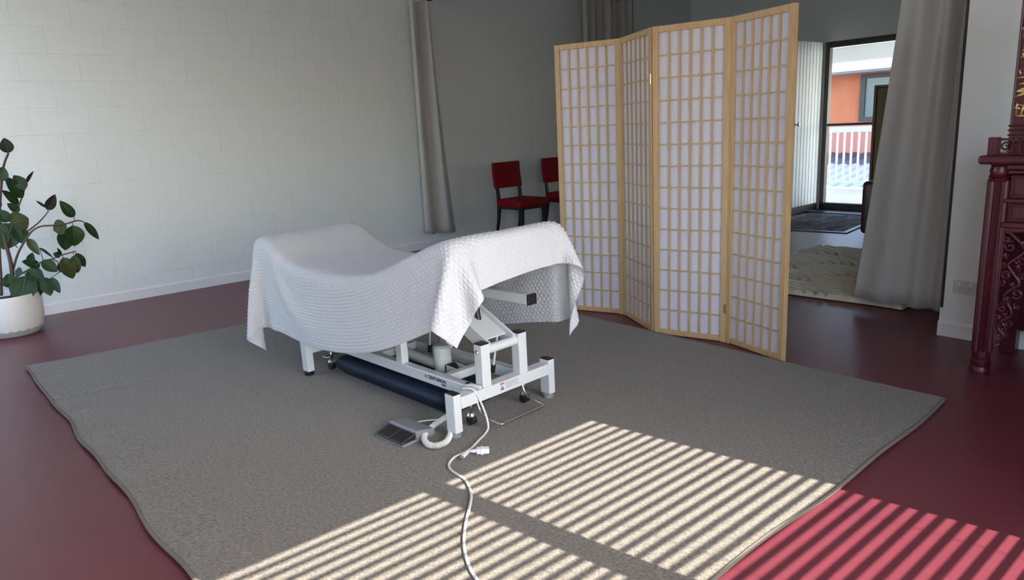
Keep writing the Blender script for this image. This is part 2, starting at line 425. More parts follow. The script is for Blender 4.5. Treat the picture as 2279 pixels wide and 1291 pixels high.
o = mb.add(Vv, Fv).build('roof_sheet', 'ext_grey', t, smooth=True); o.modifiers.new('thick', 'SOLIDIFY').thickness = .01
t = thing('veranda_roof', 'white veranda beam and ribbed soffit above the balcony', 'roof', (-5.5, 12.1, 0))
box((-4, -.06, 2.02), (5, .06, 2.26)).build('beam', 'ext_white', t, bevel=.008)
box((-4, -2.6, 2.42), (5, .5, 2.46)).build('soffit', 'ext_grey', t)
sb = box((-.02, -2.6, 2.385), (.02, .5, 2.42)).mesh('soffit_batten', 'ext_grey')
for i in range(60): link('soffit_batten', sb, t, (-3.9 + i * .15, 0, 0))
pm2 = box((-.06, -.06, -.03), (.06, .06, 2.42)).mesh('post', 'ext_white')
for x in (-3.9, 4.9): link('post', pm2, t, (x, 0, 0))

# ------------------------------------------------------------------ carpets
def sheet(name, fn, nu, nv, m, parent=None, thick=0, smooth=True):
    V = [fn(i / nu, j / nv) for i in range(nu + 1) for j in range(nv + 1)]
    F = [(i * (nv + 1) + j, (i + 1) * (nv + 1) + j, (i + 1) * (nv + 1) + j + 1, i * (nv + 1) + j + 1) for i in range(nu) for j in range(nv)]
    o = MB().add(V, F).build(name, m, parent, smooth=smooth)
    if thick:
        s = o.modifiers.new('thick', 'SOLIDIFY'); s.thickness = thick; s.offset = -1 if thick > 0 else 1
    return o
RC = [(-5.06, .34), (-1.0, .465), (-1.056, 3.318), (-4.93, 3.318)]     # left, near, right, far corners
def rug_pt(s, t):
    x = (1 - s) * (1 - t) * RC[0][0] + s * (1 - t) * RC[1][0] + s * t * RC[2][0] + (1 - s) * t * RC[3][0]
    y = (1 - s) * (1 - t) * RC[0][1] + s * (1 - t) * RC[1][1] + s * t * RC[2][1] + (1 - s) * t * RC[3][1]
    e = math.exp(-(t / .05) ** 2)
    y += e * (.006 * math.sin(s * 26 + .5) + .005 * math.sin(s * 47)) * (.4 + .6 * min(1, s * 4))
    e2 = math.exp(-((1 - s) / .03) ** 2); x += e2 * (.008 * math.sin(t * 9 + 1.2) + .004 * math.sin(t * 23))
    z = .011 + e * (.005 + .006 * math.sin(s * 31 + 1) ** 2) + e2 * .003 * (1 + math.sin(t * 19))
    z += .008 * math.exp(-((s - .205) / .006) ** 2) * math.exp(-(t / .14) ** 2)
    return x, y, z
t = thing('carpet_rug', 'large taupe looped carpet rug under the treatment table', 'rug', (0, 0, 0))
rg = sheet('pile', rug_pt, 160, 110, 'carpet', t, .0)
edge = []
for i in range(161): edge.append(rug_pt(i / 160, 0))
for i in range(1, 111): edge.append(rug_pt(1, i / 110))
for i in range(159, -1, -1): edge.append(rug_pt(i / 160, 1))
for i in range(109, 0, -1): edge.append(rug_pt(0, i / 110))
edge = [(x, y, max(.0075, z - .0035)) for x, y, z in edge]; edge.append(edge[0])
MB().tube(edge, .0075, 8, False).build('bound_edge', 'carpet_edge', t, smooth=True)

# cream shag rug with combed arcs
SHAG_C = [(-3.28 + .62 * c + (.31 if r % 2 else 0), 4.52 + .36 * r) for r in range(7) for c in range(-1, 4)]
def shag_pt(s, t):
    x = -3.28 + 1.50 * s; y = 4.70 + 1.82 * t
    x += (.5 - s) * .05 * math.cos(6 * t); y += (.5 - t) * .04 * math.cos(7 * s)
    d = min(s, 1 - s, t, 1 - t); env = min(1, d / .012) ** .6
    h = 0
    for cx, cy in SHAG_C:                      # overlapping fans: the front row lies over the one behind
        dd = math.hypot(x - cx, (y - cy) * .95) + .006 * math.sin(9 * x + 7 * y)
        if dd < .44:
            g = (dd + .02) % .07 - .035
            h = 1 - .95 * math.exp(-((.035 - abs(g)) / .011) ** 2)
            break
    z = .006 + env * (.010 + .026 * h + .003 * math.sin(41 * x) * math.sin(37 * y))
    return x, y, z
tag(sheet('shag_rug', shag_pt, 250, 290, 'shag', None), 'cream shag rug with combed arc ridges beside the long grey curtain', 'rug')

# dark patterned door mat
t = thing('door_mat', 'dark multicolour patterned mat with black border before the glass door', 'mat', (-3.99, 8.08, 0), math.radians(8))
box((-.40, -.66, .002), (.40, .66, .012)).build('woven_field', 'pattern', t, bevel=.002)
b_ = MB()
for a, b in (((-.45, -.71, .001), (.45, -.655, .011)), ((-.45, .655, .001), (.45, .71, .011)), ((-.45, -.655, .001), (-.395, .655, .011)), ((.395, -.655, .001), (.45, .655, .011))): b_.box(a, b)
b_.build('border', 'black_plastic', t)

# ------------------------------------------------------------------ treatment table
TO = (-2.981, 1.82, 0); TR = math.radians(4)
T = thing('treatment_table', 'white steel electric treatment table with raised ends under a white blanket', 'treatment table', TO, TR)
Zf = .0115                                              # carpet height under the feet
fb = MB()
base = MB()
for s in (-1, 1):
    x0, x1 = (.595, .655) if s > 0 else (-.655, -.595)
    base.box((x0, -.268, .135), (x1, .268, .188))
for v in (-.138, .138): base.box((-.60, v - .022, .134), (.60, v + .022, .187))
base.box((-.22, -.12, .14), (-.18, .12, .18))
base.box((.34, -.12, .14), (.38, .12, .18))
bf = base.build('base_frame', 'white_frame', T, bevel=.004, seg=2)
for s in (-1, 1):
    for v in (-1, 1):
        lg = box((s * .625 - .03, v * .288 - .02, .035), (s * .625 + .03, v * .288 + .02, .205)).build('leg', 'white_frame', T, bevel=.004, seg=2)
        box((s * .625 - .029, v * .288 - .019, .203), (s * .625 + .029, v * .288 + .019, .2085)).build('end_cap', 'black_plastic', lg, bevel=.002)
        smooth_angle(MB().lathe([(0, Zf), (.024, Zf), (.026, Zf + .006), (.026, .030), (.018, .034), (.018, .04), (0, .04)], (s * .625, v * .288, 0), 20).build('foot', 'grey_rubber' if s > 0 else 'black_plastic', lg))
for v in (-.112, .112):
    up = box((.60, v - .025, .186), (.65, v + .025, .378)).build('upright', 'white_frame', T, bevel=.004, seg=2)
    box((.601, v - .024, .376), (.649, v + .024, .383)).build('end_cap', 'black_plastic', up, bevel=.002)
    if v < 0: smooth_angle(MB().tube([(.625, v - .024, .345), (.625, v - .030, .345), (.625, v - .034, .345)], [.011, .011, .006], 6).build('bolt', 'chrome', up))
smooth_angle(MB().tube([(.625, -.09, .345), (.625, .09, .345)], .021, 20).build('cross_tube', 'white_frame', T))
for v in (-.138, .138):
    box((.035, v - .02, .185), (.085, v + .02, .50)).build('post', 'white_frame', T, bevel=.004, seg=2)
# lifting arms: one pair from the uprights, one pair from the posts
for v in (-.075, .075):
    MB().bar((.625, v, .345), (.30, v, .505), .012, .07).build('lift_arm', 'white_frame', T, bevel=.003)
MB().bar((.585, 0, .372), (.33, 0, .497), .15, .008).build('arm_plate', 'white_frame', T, bevel=.002)
for v in (-.11, .11):
    MB().bar((.05, v, .44), (-.42, v, .545), .012, .05).build('lift_arm', 'white_frame', T, bevel=.003)
smooth_angle(MB().tube([(.06, -.12, .43), (.06, .12, .43)], .02, 16).build('pivot_tube', 'white_frame', T))
# top frame under the cushions
tf = MB()
for v in (-.17, .17): tf.box((-.50, v - .02, .535), (.28, v + .02, .575))
tf.box((-.52, -.19, .535), (-.48, .19, .575)); tf.box((.22, -.19, .535), (.26, .19, .575)); tf.box((-.10, -.17, .505), (-.04, .17, .54)); tf.box((.24, -.14, .47), (.36, .14, .535))
tf.build('top_frame', 'white_frame', T, bevel=.004)
hr = MB().bar((.22, .08, .545), (.745, .08, .553), .05, .045).build('head_rail', 'white_frame', T, bevel=.004)
MB().bar((.745, .08, .553), (.757, .08, .553), .052, .047).build('end_cap', 'black_plastic', hr, bevel=.002)
hb = MB().bar((.36, .08, .56), (.44, .08, .70), .05, .02, (1, 0, 0)).build('head_strut', 'white_frame', T, bevel=.003)
hb2 = MB().bar((-.46, .0, .56), (-.92, .0, .66), .06, .03).build('back_strut', 'white_frame', T, bevel=.003)
# actuator with motor
smooth_angle(MB().lathe([(0, .265), (.030, .265), (.042, .255), (.044, .24), (.044, .15), (.036, .125), (.024, .105), (0, .10)], (.20, .0, 0), 24).build('motor', 'pale_grey', T))
smooth_angle(MB().tube([(.20, .0, .155), (-.16, .0, .165), (-.16, .0, .165), (-.42, .0, .175)], [.026, .026, .016, .016], 18).build('actuator_tube', 'pale_grey', T))
smooth_angle(MB().tube([(.265, -.02, .155), (.265, .02, .155)], .030, 20).build('pulley', 'black_plastic', T))
for v in (-.028, .028): MB().bar((.262, v, .165), (.345, v, .16), .005, .035).build('motor_bracket', 'white_frame', T, bevel=.001)
for a, b in (((.02, .06, .19), (.06, .06, .46)), ((.53, .03, .20), (.575, .03, .38))):
    rd = smooth_angle(MB().tube([a, b], .005, 8).build('gas_rod', 'white_frame', T))
    d = (Vector(b) - Vector(a)).normalized(); c_ = Vector(a)
    MB().tube([c_ - d * .012, c_ + d * .026], .011, 10).build('rod_end', 'black_plastic', rd)
MB().tube([(.47, .02, .39), (.45, .02, .50)], .014, 12).build('stop_post', 'black_plastic', T)
# castors and the chrome castor pedal
for s in (-1, 1):
    for v in (-.165, .165):
        u = .59 * s
        st = MB().tube([(u, v, .136), (u, v, .062)], .007, 10).build('castor_stem', 'chrome', T, smooth=True)
        smooth_angle(MB().lathe([(0, .070), (.016, .070), (.021, .060), (.019, .052), (0, .052)], (u, v, 0), 16).build('castor_collar', 'chrome', st))
        smooth_angle(MB().tube([(u - .012 * 0 - .0, v - .013, .038), (u, v + .013, .038)], .0225, 20).build('castor_wheel', 'black_plastic', st), 40)
    q = spline([(s * .60, -.14, .128), (s * .625, -.138, .075), (s * .68, -.138, .056), (s * .735, -.135, .048), (s * .748, -.115, .048), (s * .750, .0, .048), (s * .748, .115, .048), (s * .735, .135, .048), (s * .68, .138, .056), (s * .625, .138, .075), (s * .60, .14, .128)], 6)
    MB().tube(q, .0055, 8).build('castor_pedal', 'chrome', T, smooth=True)
# lettering on the front beam and the warning label on the end bar
X90 = Matrix.Rotation(HP, 4, 'X')
text_mesh('brand_lettering', 'CENTURION', .0235, 'ink', bf, Matrix.Translation((.285, -.1606, .1555)) @ X90, .0006)
text_mesh('model_lettering', 'TABLES', .0105, 'ink', bf, Matrix.Translation((.385, -.1606, .1455)) @ X90, .0003)
MB().prism([(.268, .157), (.274, .163), (.276, .170), (.271, .176), (.266, .170)], 'y', -.1606, -.160).build('brand_mark', 'ink', bf)
lb = box((.655, -.045, .150), (.6556, -.004, .183)).build('warning_label', 'ext_white', bf)
box((.6555, -.045, .176), (.656, -.019, .183)).build('label_heading', 'ink_red', lb)
MB().prism([(-.043, .151), (-.021, .151), (-.032, .173)], 'x', .6555, .656).build('label_triangle', 'ink', lb)
MB().prism([(-.0345, .154), (-.0295, .154), (-.0312, .167), (-.0328, .167)], 'x', .656, .6563).build('label_mark', 'ext_white', lb)
lb2 = box((.655, -.014, .150), (.6556, .075, .183)).build('instruction_label', 'ext_white', bf)
for i in range(5): box((.6555, -.011, .153 + i * .006), (.656, .072 - (i % 2) * .006, .1555 + i * .006)).build('print_line', 'ink_grey', lb2)
smooth_angle(MB().lathe([(0, .187), (.011, .187), (.011, .191), (.006, .193), (0, .193)], (.548, -.138, 0), 16).build('hole_plug', 'black_plastic', bf))
smooth_angle(MB().tube(spline([(.57, -.165, .188), (.60, -.16, .196), (.645, -.15, .194)], 5), .009, 10).build('cable_tie', 'pale_grey', bf))

# ------------------------------------------------------------------ blanket draped over the table (cloth relaxed on the table's profile)
PROF_U=np.array([-1.07,-1.0,-.90,-.80,-.70,-.55,-.35,-.15,.05,.20,.35,.50,.62,.72,.76])
PROF_Z=np.array([.730,.758,.738,.690,.645,.622,.616,.621,.645,.685,.742,.802,.846,.866,.858])
def drape_blanket(nu=100,nv=56,Lc=2.33,Wc=1.36,rot=4.0,shift_u=-.07,shift_v=-.01,hw=.335,steps=800,iters=4,seed=1,fric=.5):
    u0,u1=-1.05,.745; rr=.035
    uu=np.linspace(u0,u1,400); zz=np.interp(uu,PROF_U,PROF_Z)
    k=np.ones(25)/25; zz=np.convolve(np.pad(zz,12,'edge'),k,'valid')
    arc=np.r_[0,np.cumsum(np.hypot(np.diff(uu),np.diff(zz)))]; A=arc[-1]
    p,q=np.meshgrid(np.linspace(-Lc/2,Lc/2,nu),np.linspace(-Wc/2,Wc/2,nv),indexing='ij')
    a=np.radians(rot); c,s=np.cos(a),np.sin(a)
    P=c*p-s*q+shift_u; Q=s*p+c*q+shift_v
    sa=P+A/2
    U=np.where(sa<0,u0+sa,np.where(sa>A,u1+sa-A,np.interp(sa,arc,uu)))
    X=np.stack([U,Q,np.interp(U,uu,zz)+.03],-1)
    rng=np.random.RandomState(seed); X+=rng.randn(*X.shape)*.0008
    du=Lc/(nu-1); dv=Wc/(nv-1); V=np.zeros_like(X); dt=1/200.
    cons=[]
    for par in(0,1):
        cons.append((np.s_[par:nu-1:2,:],np.s_[par+1:nu:2,:],du,1.0))
        cons.append((np.s_[:,par:nv-1:2],np.s_[:,par+1:nv:2],dv,1.0))
    dd=np.hypot(du,dv)
    for par in(0,1):
        n=len(range(par,nu-1,2))
        cons.append((np.s_[par:par+2*n:2,0:nv-1],np.s_[par+1:par+1+2*n:2,1:nv],dd,.25))
        cons.append((np.s_[par:par+2*n:2,1:nv],np.s_[par+1:par+1+2*n:2,0:nv-1],dd,.25))
    bends=[(np.s_[0:nu-2,:],np.s_[2:nu,:],2*du,.10),(np.s_[:,0:nv-2],np.s_[:,2:nv],2*dv,.10)]
    for st in range(steps):
        V[...,2]-=9.8*dt; V*=.992 if st<steps*.75 else .96
        Xp=X.copy(); X=X+V*dt
        for it in range(iters):
            for A_,B_,L,kk in cons:
                d=X[B_]-X[A_]; l=np.linalg.norm(d,axis=-1,keepdims=True)+1e-9
                e=kk*.5*(l-L)/l*d; X[A_]+=e; X[B_]-=e
            for A_,B_,L,kk in bends:
                d=X[B_]-X[A_]; l=np.linalg.norm(d,axis=-1,keepdims=True)+1e-9
                e=kk*.25*np.minimum(l-L,0)/l*d
                G=np.zeros_like(X); G[A_]+=e; G[B_]-=e; X+=G
            # rounded extruded solid
            u=X[...,0];v=X[...,1];z=X[...,2]
            zt=np.interp(u,uu,zz)
            qx=np.maximum(np.abs(u-(u0+u1)/2)-((u1-u0)/2-rr),0); sx=np.sign(u-(u0+u1)/2)
            qy=np.maximum(np.abs(v)-(hw-rr),0); sy=np.sign(v)
            qz=np.maximum(z-(zt-rr),0)
            ln=np.sqrt(qx**2+qy**2+qz**2); out=ln-rr
            deep=(ln<1e-6)
            hit=(out<0)&~deep
            f=np.where(hit,-out/np.maximum(ln,1e-6),0)
            X[...,0]+=f*qx*sx; X[...,1]+=f*qy*sy; X[...,2]+=f*qz
            X[...,2]=np.where(deep,np.maximum(z,zt),X[...,2])
            top=(hit|deep)&(qz>=np.hypot(qx,qy)); fr=np.where(top,fric,0)[...,None]
            X[...,:2]+=fr*(Xp[...,:2]-X[...,:2])
        V=(X-Xp)/dt
        near=(X[...,2]>np.interp(X[...,0],uu,zz)-.006)&(np.abs(X[...,1])<hw)&(X[...,0]>u0)&(X[...,0]<u1)
        V[near]*=.5
    return X

def cushions():
    # three padded sections following the profile, just below the blanket
    secs = [('back_cushion', -1.01, -.52), ('seat_cushion', -.51, .10), ('leg_cushion', .11, .70)]
    for nm, a, b in secs:
        n = 14; top = []
        for i in range(n + 1):
            u = a + (b - a) * i / n; top.append((u, float(np.interp(u, PROF_U, PROF_Z)) - .030))
        poly = top + [(u, z - .045) for u, z in reversed(top)]
        o = MB().prism(poly, 'y', -.295, .295).build(nm, 'navy', T, bevel=.008, seg=2)
cushions()
X = drape_blanket()
def refine(X, k):
    # bicubic-like refinement of the relaxed grid: linear + smoothing
    nu, nv, _ = X.shape
    iu = np.linspace(0, nu - 1, (nu - 1) * k + 1); iv = np.linspace(0, nv - 1, (nv - 1) * k + 1)
    def cr(A, idx, ax):
        n = A.shape[ax]; i1 = np.clip(np.floor(idx).astype(int), 0, n - 2); t = idx - i1
        sh = [1, 1, 1]; sh[ax] = -1; t = t.reshape(sh)
        g = lambda j: np.take(A, np.clip(j, 0, n - 1), axis=ax)
        p0, p1, p2, p3 = g(i1 - 1), g(i1), g(i1 + 1), g(i1 + 2)
        return .5 * (2 * p1 + (p2 - p0) * t + (2 * p0 - 5 * p1 + 4 * p2 - p3) * t ** 2 + (3 * p1 - p0 - 3 * p2 + p3) * t ** 3)
    return cr(cr(X, iu, 0), iv, 1)
def smooth_grid(X, n):
    for _ in range(n):
        Y = X.copy(); Y[1:-1, :] += .25 * (X[:-2] + X[2:] - 2 * X[1:-1]); X = Y
        Y = X.copy(); Y[:, 1:-1] += .25 * (X[:, :-2] + X[:, 2:] - 2 * X[:, 1:-1]); X = Y
    return X
X = smooth_grid(X, 2)
Xf = refine(X, 5)
Nu = np.gradient(Xf, axis=0); Nv = np.gradient(Xf, axis=1); Nn = np.cross(Nu, Nv); Nn /= np.linalg.norm(Nn, axis=-1, keepdims=True) + 1e-9
if Nn[Xf.shape[0] // 2, Xf.shape[1] // 2, 2] < 0: Nn = -Nn
gu, gv = np.meshgrid(np.linspace(0, 2.33, Xf.shape[0]), np.linspace(0, 1.36, Xf.shape[1]), indexing='ij')
rowi = np.floor(gv / .017)
wob = .004 * np.sin(gv * 31) + .003 * np.sin(gu * 23 + gv * 11)
ph = (gu + wob) / .026 + .5 * (rowi % 2)
cell = np.abs(np.sin(np.pi * ph)) ** .8 * np.abs(np.sin(np.pi * gv / .017)) ** .8
rs = np.random.RandomState(4); amp = refine(rs.rand(40, 24, 1), 12)
amp = np.clip(amp, 0, 1); iu = (np.arange(Xf.shape[0]) * (amp.shape[0] - 1) // Xf.shape[0]); iv = (np.arange(Xf.shape[1]) * (amp.shape[1] - 1) // Xf.shape[1])
amp = amp[iu][:, iv, 0]
edge_u = np.minimum(gu, 2.33 - gu); edge_v = np.minimum(gv, 1.36 - gv); hemm = np.clip(np.minimum(edge_u, edge_v) / .012, .15, 1)
Xf = Xf + Nn * ((.0034 + .0040 * amp) * cell * hemm)[..., None]
nu_, nv_ = Xf.shape[:2]
ii = np.arange(nu_ * nv_).reshape(nu_, nv_)
faces = np.stack([ii[:-1, :-1], ii[1:, :-1], ii[1:, 1:], ii[:-1, 1:]], -1).reshape(-1, 4)
me = bpy.data.meshes.new('blanket')
me.vertices.add(nu_ * nv_); me.vertices.foreach_set('co', Xf.reshape(-1).astype(np.float32))
me.loops.add(faces.size); me.loops.foreach_set('vertex_index', faces.reshape(-1).astype(np.int32))
me.polygons.add(len(faces)); me.polygons.foreach_set('loop_start', np.arange(0, faces.size, 4, dtype=np.int32))
me.update(calc_edges=True); me.validate()
for p in me.polygons: p.use_smooth = True
me.materials.append(M['blanket'])
bl = link('blanket', me, None, TO); bl.rotation_euler = (0, 0, TR)
tag(bl, 'white waffle weave cotton blanket draped over the treatment table', 'blanket')

# ------------------------------------------------------------------ navy bolster under the table
def bolster():
    prof = [(-.155, .013), (-.205, .065), (-.208, .085), (-.185, .112), (-.02, .126), (.10, .118), (.118, .07), (.10, .013)]
    a, b = -.50, .44
    mb = MB(); n = len(prof); V = []; F = []
    us = [(a, .86), (a + .02, .97), (a + .05, 1), (b - .05, 1), (b - .02, .985), (b, .93)]
    cx, cz = -.045, .065
    for u, s in us:
        V += [(u, cx + (v - cx) * s, max(.012, cz + (z - cz) * s)) for v, z in prof]
    for i in range(len(us) - 1):
        for k in range(n): F.append((i * n + k, i * n + (k + 1) % n, (i + 1) * n + (k + 1) % n, (i + 1) * n + k))
    F += [tuple(range(n - 1, -1, -1)), tuple((len(us) - 1) * n + k for k in range(n))]
    o = mb.add(V, F).mesh('bolster_cover', 'navy', bevel=.007, seg=3)
    r = thing('bolster', 'navy blue vinyl bolster cushion lying under the treatment table', 'cushion', TO, TR)
    smooth_angle(link('cover', o, r), 40)
    q = [(u, cx + (-.208 - cx) * s - .001, cz + (.088 - cz) * s) for u, s in us]
    MB().tube(q, .0035, 6).build('piping', 'navy', r, smooth=True)
bolster()

# ------------------------------------------------------------------ foot control with coiled lead
P = thing('foot_control', 'grey and black two pedal foot control with coiled white lead', 'foot control', (-2.505, 1.432, Zf), math.radians(6))
box((-.095, -.085, 0), (.095, .085, .012)).build('base_plate', 'pedal_grey', P, bevel=.002)
for s in (-1, 1):
    pd = MB().prism([(-.088, .010), (-.086, .020), (-.02, .036), (-.012, .036), (-.012, .010)], 'x', s * .045 - .043, s * .045 + .043).build('pedal', 'black_plastic', P, bevel=.004, seg=2)
MB().prism([(-.012, .012), (-.012, .044), (-.004, .048), (.085, .030), (.085, .012)], 'x', -.095, .095).build('cover', 'pedal_grey', P, bevel=.003)
mw = Matrix.Rotation(-math.radians(6), 4, 'Z') @ Matrix.Translation((2.505, -1.432, -Zf))
coil = [(-2.475, 1.632, .045), (-2.470, 1.555, .028), (-2.425, 1.483, .028), (-2.380, 1.448, .028), (-2.325, 1.432, .028), (-2.293, 1.450, .028), (-2.293, 1.495, .028), (-2.335, 1.548, .028), (-2.395, 1.60, .035)]
path = spline(coil, 40); hel = []
L_ = 0
for i, p in enumerate(path):
    d = (path[min(i + 1, len(path) - 1)] - path[max(i - 1, 0)]).normalized(); a = d.cross(Vector((0, 0, 1))).normalized(); b = a.cross(d)
    if i: L_ += (p - path[i - 1]).length
    hel.append((p, a, b, L_))
hp = []
tot = L_; turns = int(tot / .0062); N = turns * 9
ls = [h[3] for h in hel]
for k in range(N + 1):
    l = tot * k / N; j = min(len(ls) - 2, max(0, int(np.searchsorted(ls, l)) - 1)); q = (l - ls[j]) / max(1e-6, ls[j + 1] - ls[j])
    p = hel[j][0].lerp(hel[j + 1][0], q); th = 2 * math.pi * turns * k / N
    hp.append(mw @ (p + hel[j][1] * (.0105 * math.cos(th)) + hel[j][2] * (.0105 * math.sin(th))))
MB().tube(hp, .0031, 5).build('coiled_lead', 'cable', P, smooth=True)
wire = [(-2.555, 1.50, .03), (-2.535, 1.535, .035), (-2.49, 1.585, .04), (-2.445, 1.615, .045), (-2.475, 1.632, .045)]
MB().tube([mw @ q for q in spline(wire, 6)], .0032, 8).build('straight_lead', 'cable', P, smooth=True)
wire = [(-2.43, 1.437, .035), (-2.412, 1.462, .03), (-2.405, 1.478, .028)]
MB().tube([mw @ q for q in spline(wire, 5)], .006, 8).build('strain_relief', 'pedal_grey', P, smooth=True)

# control lead falling from the end of the table to its loose round plug
cl = thing('control_lead', 'white lead hanging from the table end to a loose round plug', 'cable', (-2.2, 1.6, 0))
off = Vector((-2.2, 1.6, 0))
def rel(pts): return [Vector(p) - off for p in pts]
c1 = [(-2.375, 1.655, .196), (-2.335, 1.672, .200), (-2.318, 1.683, .185), (-2.305, 1.700, .13), (-2.292, 1.712, .07), (-2.275, 1.705, .028), (-2.255, 1.668, .0165), (-2.228, 1.618, .0165), (-2.197, 1.566, .018), (-2.175, 1.530, .021)]
MB().tube(rel(spline(c1, 8)), .0048, 8).build('cable', 'cable', cl, smooth=True)
smooth_angle(MB().tube(rel([(-2.175, 1.530, .021), (-2.168, 1.518, .021), (-2.150, 1.480, .021), (-2.146, 1.472, .021)]), [.006, .0085, .0095, .008], 12).build('plug_body', 'pale_grey', cl))
smooth_angle(MB().tube(rel([(-2.146, 1.472, .021), (-2.138, 1.455, .021)]), [.0065, .0065], 12).build('plug_tip', 'chrome', cl))
# power lead snaking towards the window
pw = thing('power_lead', 'white power lead snaking over the sunlit carpet with pale square plug', 'cable', (-2.0, 1.4, 0))
off = Vector((-2.0, 1.4, 0))
c2 = [(-2.150, 1.522, .026), (-2.166, 1.505, .022), (-2.176, 1.482, .0165), (-2.172, 1.45, .0165), (-2.148, 1.411, .0165), (-2.112, 1.386, .0165), (-2.061, 1.377, .0165), (-1.998, 1.373, .0165), (-1.941, 1.351, .0165), (-1.883, 1.318, .0165), (-1.829, 1.271, .0165), (-1.775, 1.217, .0165), (-1.714, 1.163, .0165), (-1.654, 1.117, .0165), (-1.591, 1.08, .0165), (-1.533, 1.054, .0165), (-1.486, 1.04, .0165), (-1.40, 1.01, .0165), (-1.25, .93, .0165), (-1.0, .83, .0165), (-.6, .75, .006), (-.1, .72, .006)]
MB().tube(rel(spline(c2, 6)), .0052, 8).build('cable', 'cable', pw, smooth=True)
smooth_angle(MB().tube(rel([(-2.150, 1.522, .026), (-2.140, 1.535, .026), (-2.137, 1.539, .026)]), [.006, .0085, .0085], 10).build('strain_relief', 'plug', pw))
MB().bar(*rel([(-2.139, 1.537, .026), (-2.108, 1.578, .026)]), .028, .022).build('plug_body', 'plug', pw, bevel=.004, seg=2)
MB().bar(*rel([(-2.130, 1.549, .026), (-2.122, 1.560, .026)]), .032, .026).build('plug_grip', 'plug', pw, bevel=.003)

# ------------------------------------------------------------------ folding screen
SP = [(-3.546, 3.393), (-3.116, 3.552), (-2.686, 3.331), (-2.26, 3.453), (-1.84, 3.344)]
SH = 1.778
scr = thing('folding_screen', 'pale wood folding screen with four gridded white paper panels', 'screen', (-2.7, 3.45, 0))
for i in range(4):
    a = Vector((*SP[i], 0)); b = Vector((*SP[i + 1], 0)); d = (b - a); Wp = d.length; d.normalize()
    ang = math.atan2(d.y, d.x); Wp -= .004
    st, th = .034, .028
    fr = MB()
    fr.box((0, -th / 2, 0), (st, th / 2, SH)); fr.box((Wp - st, -th / 2, 0), (Wp, th / 2, SH))
    fr.box((st, -th / 2 + .001, .004), (Wp - st, th / 2 - .001, .034)); fr.box((st, -th / 2 + .001, SH - .034), (Wp - st, th / 2 - .001, SH))
    o = fr.build('panel_frame', 'wood', scr, bevel=.0015)
    o.location = a + d * .002 - Vector((-2.7, 3.45, 0)); o.rotation_euler = (0, 0, ang)
    iw = Wp - 2 * st; ih = SH - .068
    MB().box((st - .004, .0005, .03), (Wp - st + .004, .0012, SH - .03)).build('paper', 'paper', o)
    hb_ = box((st, -.0075, -.0036), (Wp - st, .0003, .0036)).mesh('lattice_bar', 'wood')
    vb_ = box((-.0045, -.0085, .034), (.0045, .0003, SH - .034)).mesh('lattice_bar', 'wood')
    for k in range(1, 14): link('lattice_bar', hb_, o, (0, 0, .034 + ih * k / 14))
    for k in range(1, 6): link('lattice_bar', vb_, o, (st + iw * k / 6, 0, 0))
    if i in (1, 2):
        for z in ((.28, 1.50) if i == 1 else (.20,)):
            hg = MB().tube([(Wp + .002, -th / 2 - .002, z - .028), (Wp + .002, -th / 2 - .002, z + .028)], .0042, 10)
            hg.box((Wp - .014, -th / 2 - .0012, z - .026), (Wp + .002, -th / 2, z + .026))
            hg.build('hinge', 'brass', o)

# ------------------------------------------------------------------ red chairs by the left wall
def pad(mb, x0, x1, y0, y1, z0, z1): return mb.box((x0, y0, z0), (x1, y1, z1))
def make_chair(label, loc, rz):
    c = thing('dining_chair', label, 'chair', loc, rz, 'red chairs along the left wall')
    s = box((-.19, -.215, .385), (.235, .215, .475)).mesh('seat', 'red_vinyl', bevel=.022, seg=4); smooth_angle(link('seat', s, c), 60)
    MB().box((-.18, -.205, .365), (.225, .205, .39)).build('seat_rail', 'black_wood', c)
    bk = MB(); n = 8; V = []; F = []
    for k in range(n + 1):
        z = .592 + .29 * k / n; xo = -.205 - .10 * (z - .45) ** 1.2 - .008 * math.sin(math.pi * k / n); e = .2 - .004 * (k / n)
        V += [(xo - .022, -e, z), (xo + .022, -e, z), (xo + .026, 0, z), (xo + .022, e, z), (xo - .022, e, z)]
    for k in range(n):
        for q in range(5): F.append((k * 5 + q, k * 5 + (q + 1) % 5, k * 5 + 5 + (q + 1) % 5, k * 5 + 5 + q))
    F += [(4, 3, 2, 1, 0), tuple(n * 5 + q for q in range(5))]
    smooth_angle(link('backrest', bk.add(V, F).mesh('backrest', 'red_vinyl', bevel=.009, seg=3), c), 55)
    for y in (-.165, .165):
        lg = MB(); V = []; F = []
        prof = [(0, -.285, .012), (.20, -.225, .016), (.38, -.197, .019), (.47, -.198, .019), (.60, -.213, .016), (.66, -.222, .012)]
        for z, x, h in prof: V += [(x - h, y - h * .9, z), (x + h, y - h * .9, z), (x + h, y + h * .9, z), (x - h, y + h * .9, z)]
        for k in range(len(prof) - 1):
            for q in range(4): F.append((k * 4 + q, k * 4 + (q + 1) % 4, k * 4 + 4 + (q + 1) % 4, k * 4 + 4 + q))
        F += [(3, 2, 1, 0), tuple((len(prof) - 1) * 4 + q for q in range(4))]
        lg.add(V, F).build('leg', 'black_wood', c, bevel=.002)
        V = []; F = []
        for z, h in ((0, .012), (.38, .02)): V += [(.20 - h, y - h, z), (.20 + h, y - h, z), (.20 + h, y + h, z), (.20 - h, y + h, z)]
        for q in range(4): F.append((q, (q + 1) % 4, 4 + (q + 1) % 4, 4 + q))
        F += [(3, 2, 1, 0), (4, 5, 6, 7)]
        MB().add(V, F).build('leg', 'black_wood', c, bevel=.002)
    return c
make_chair('red vinyl chair with black wooden legs standing nearest the wall curtain', (-6.21, 5.325, 0), 0)
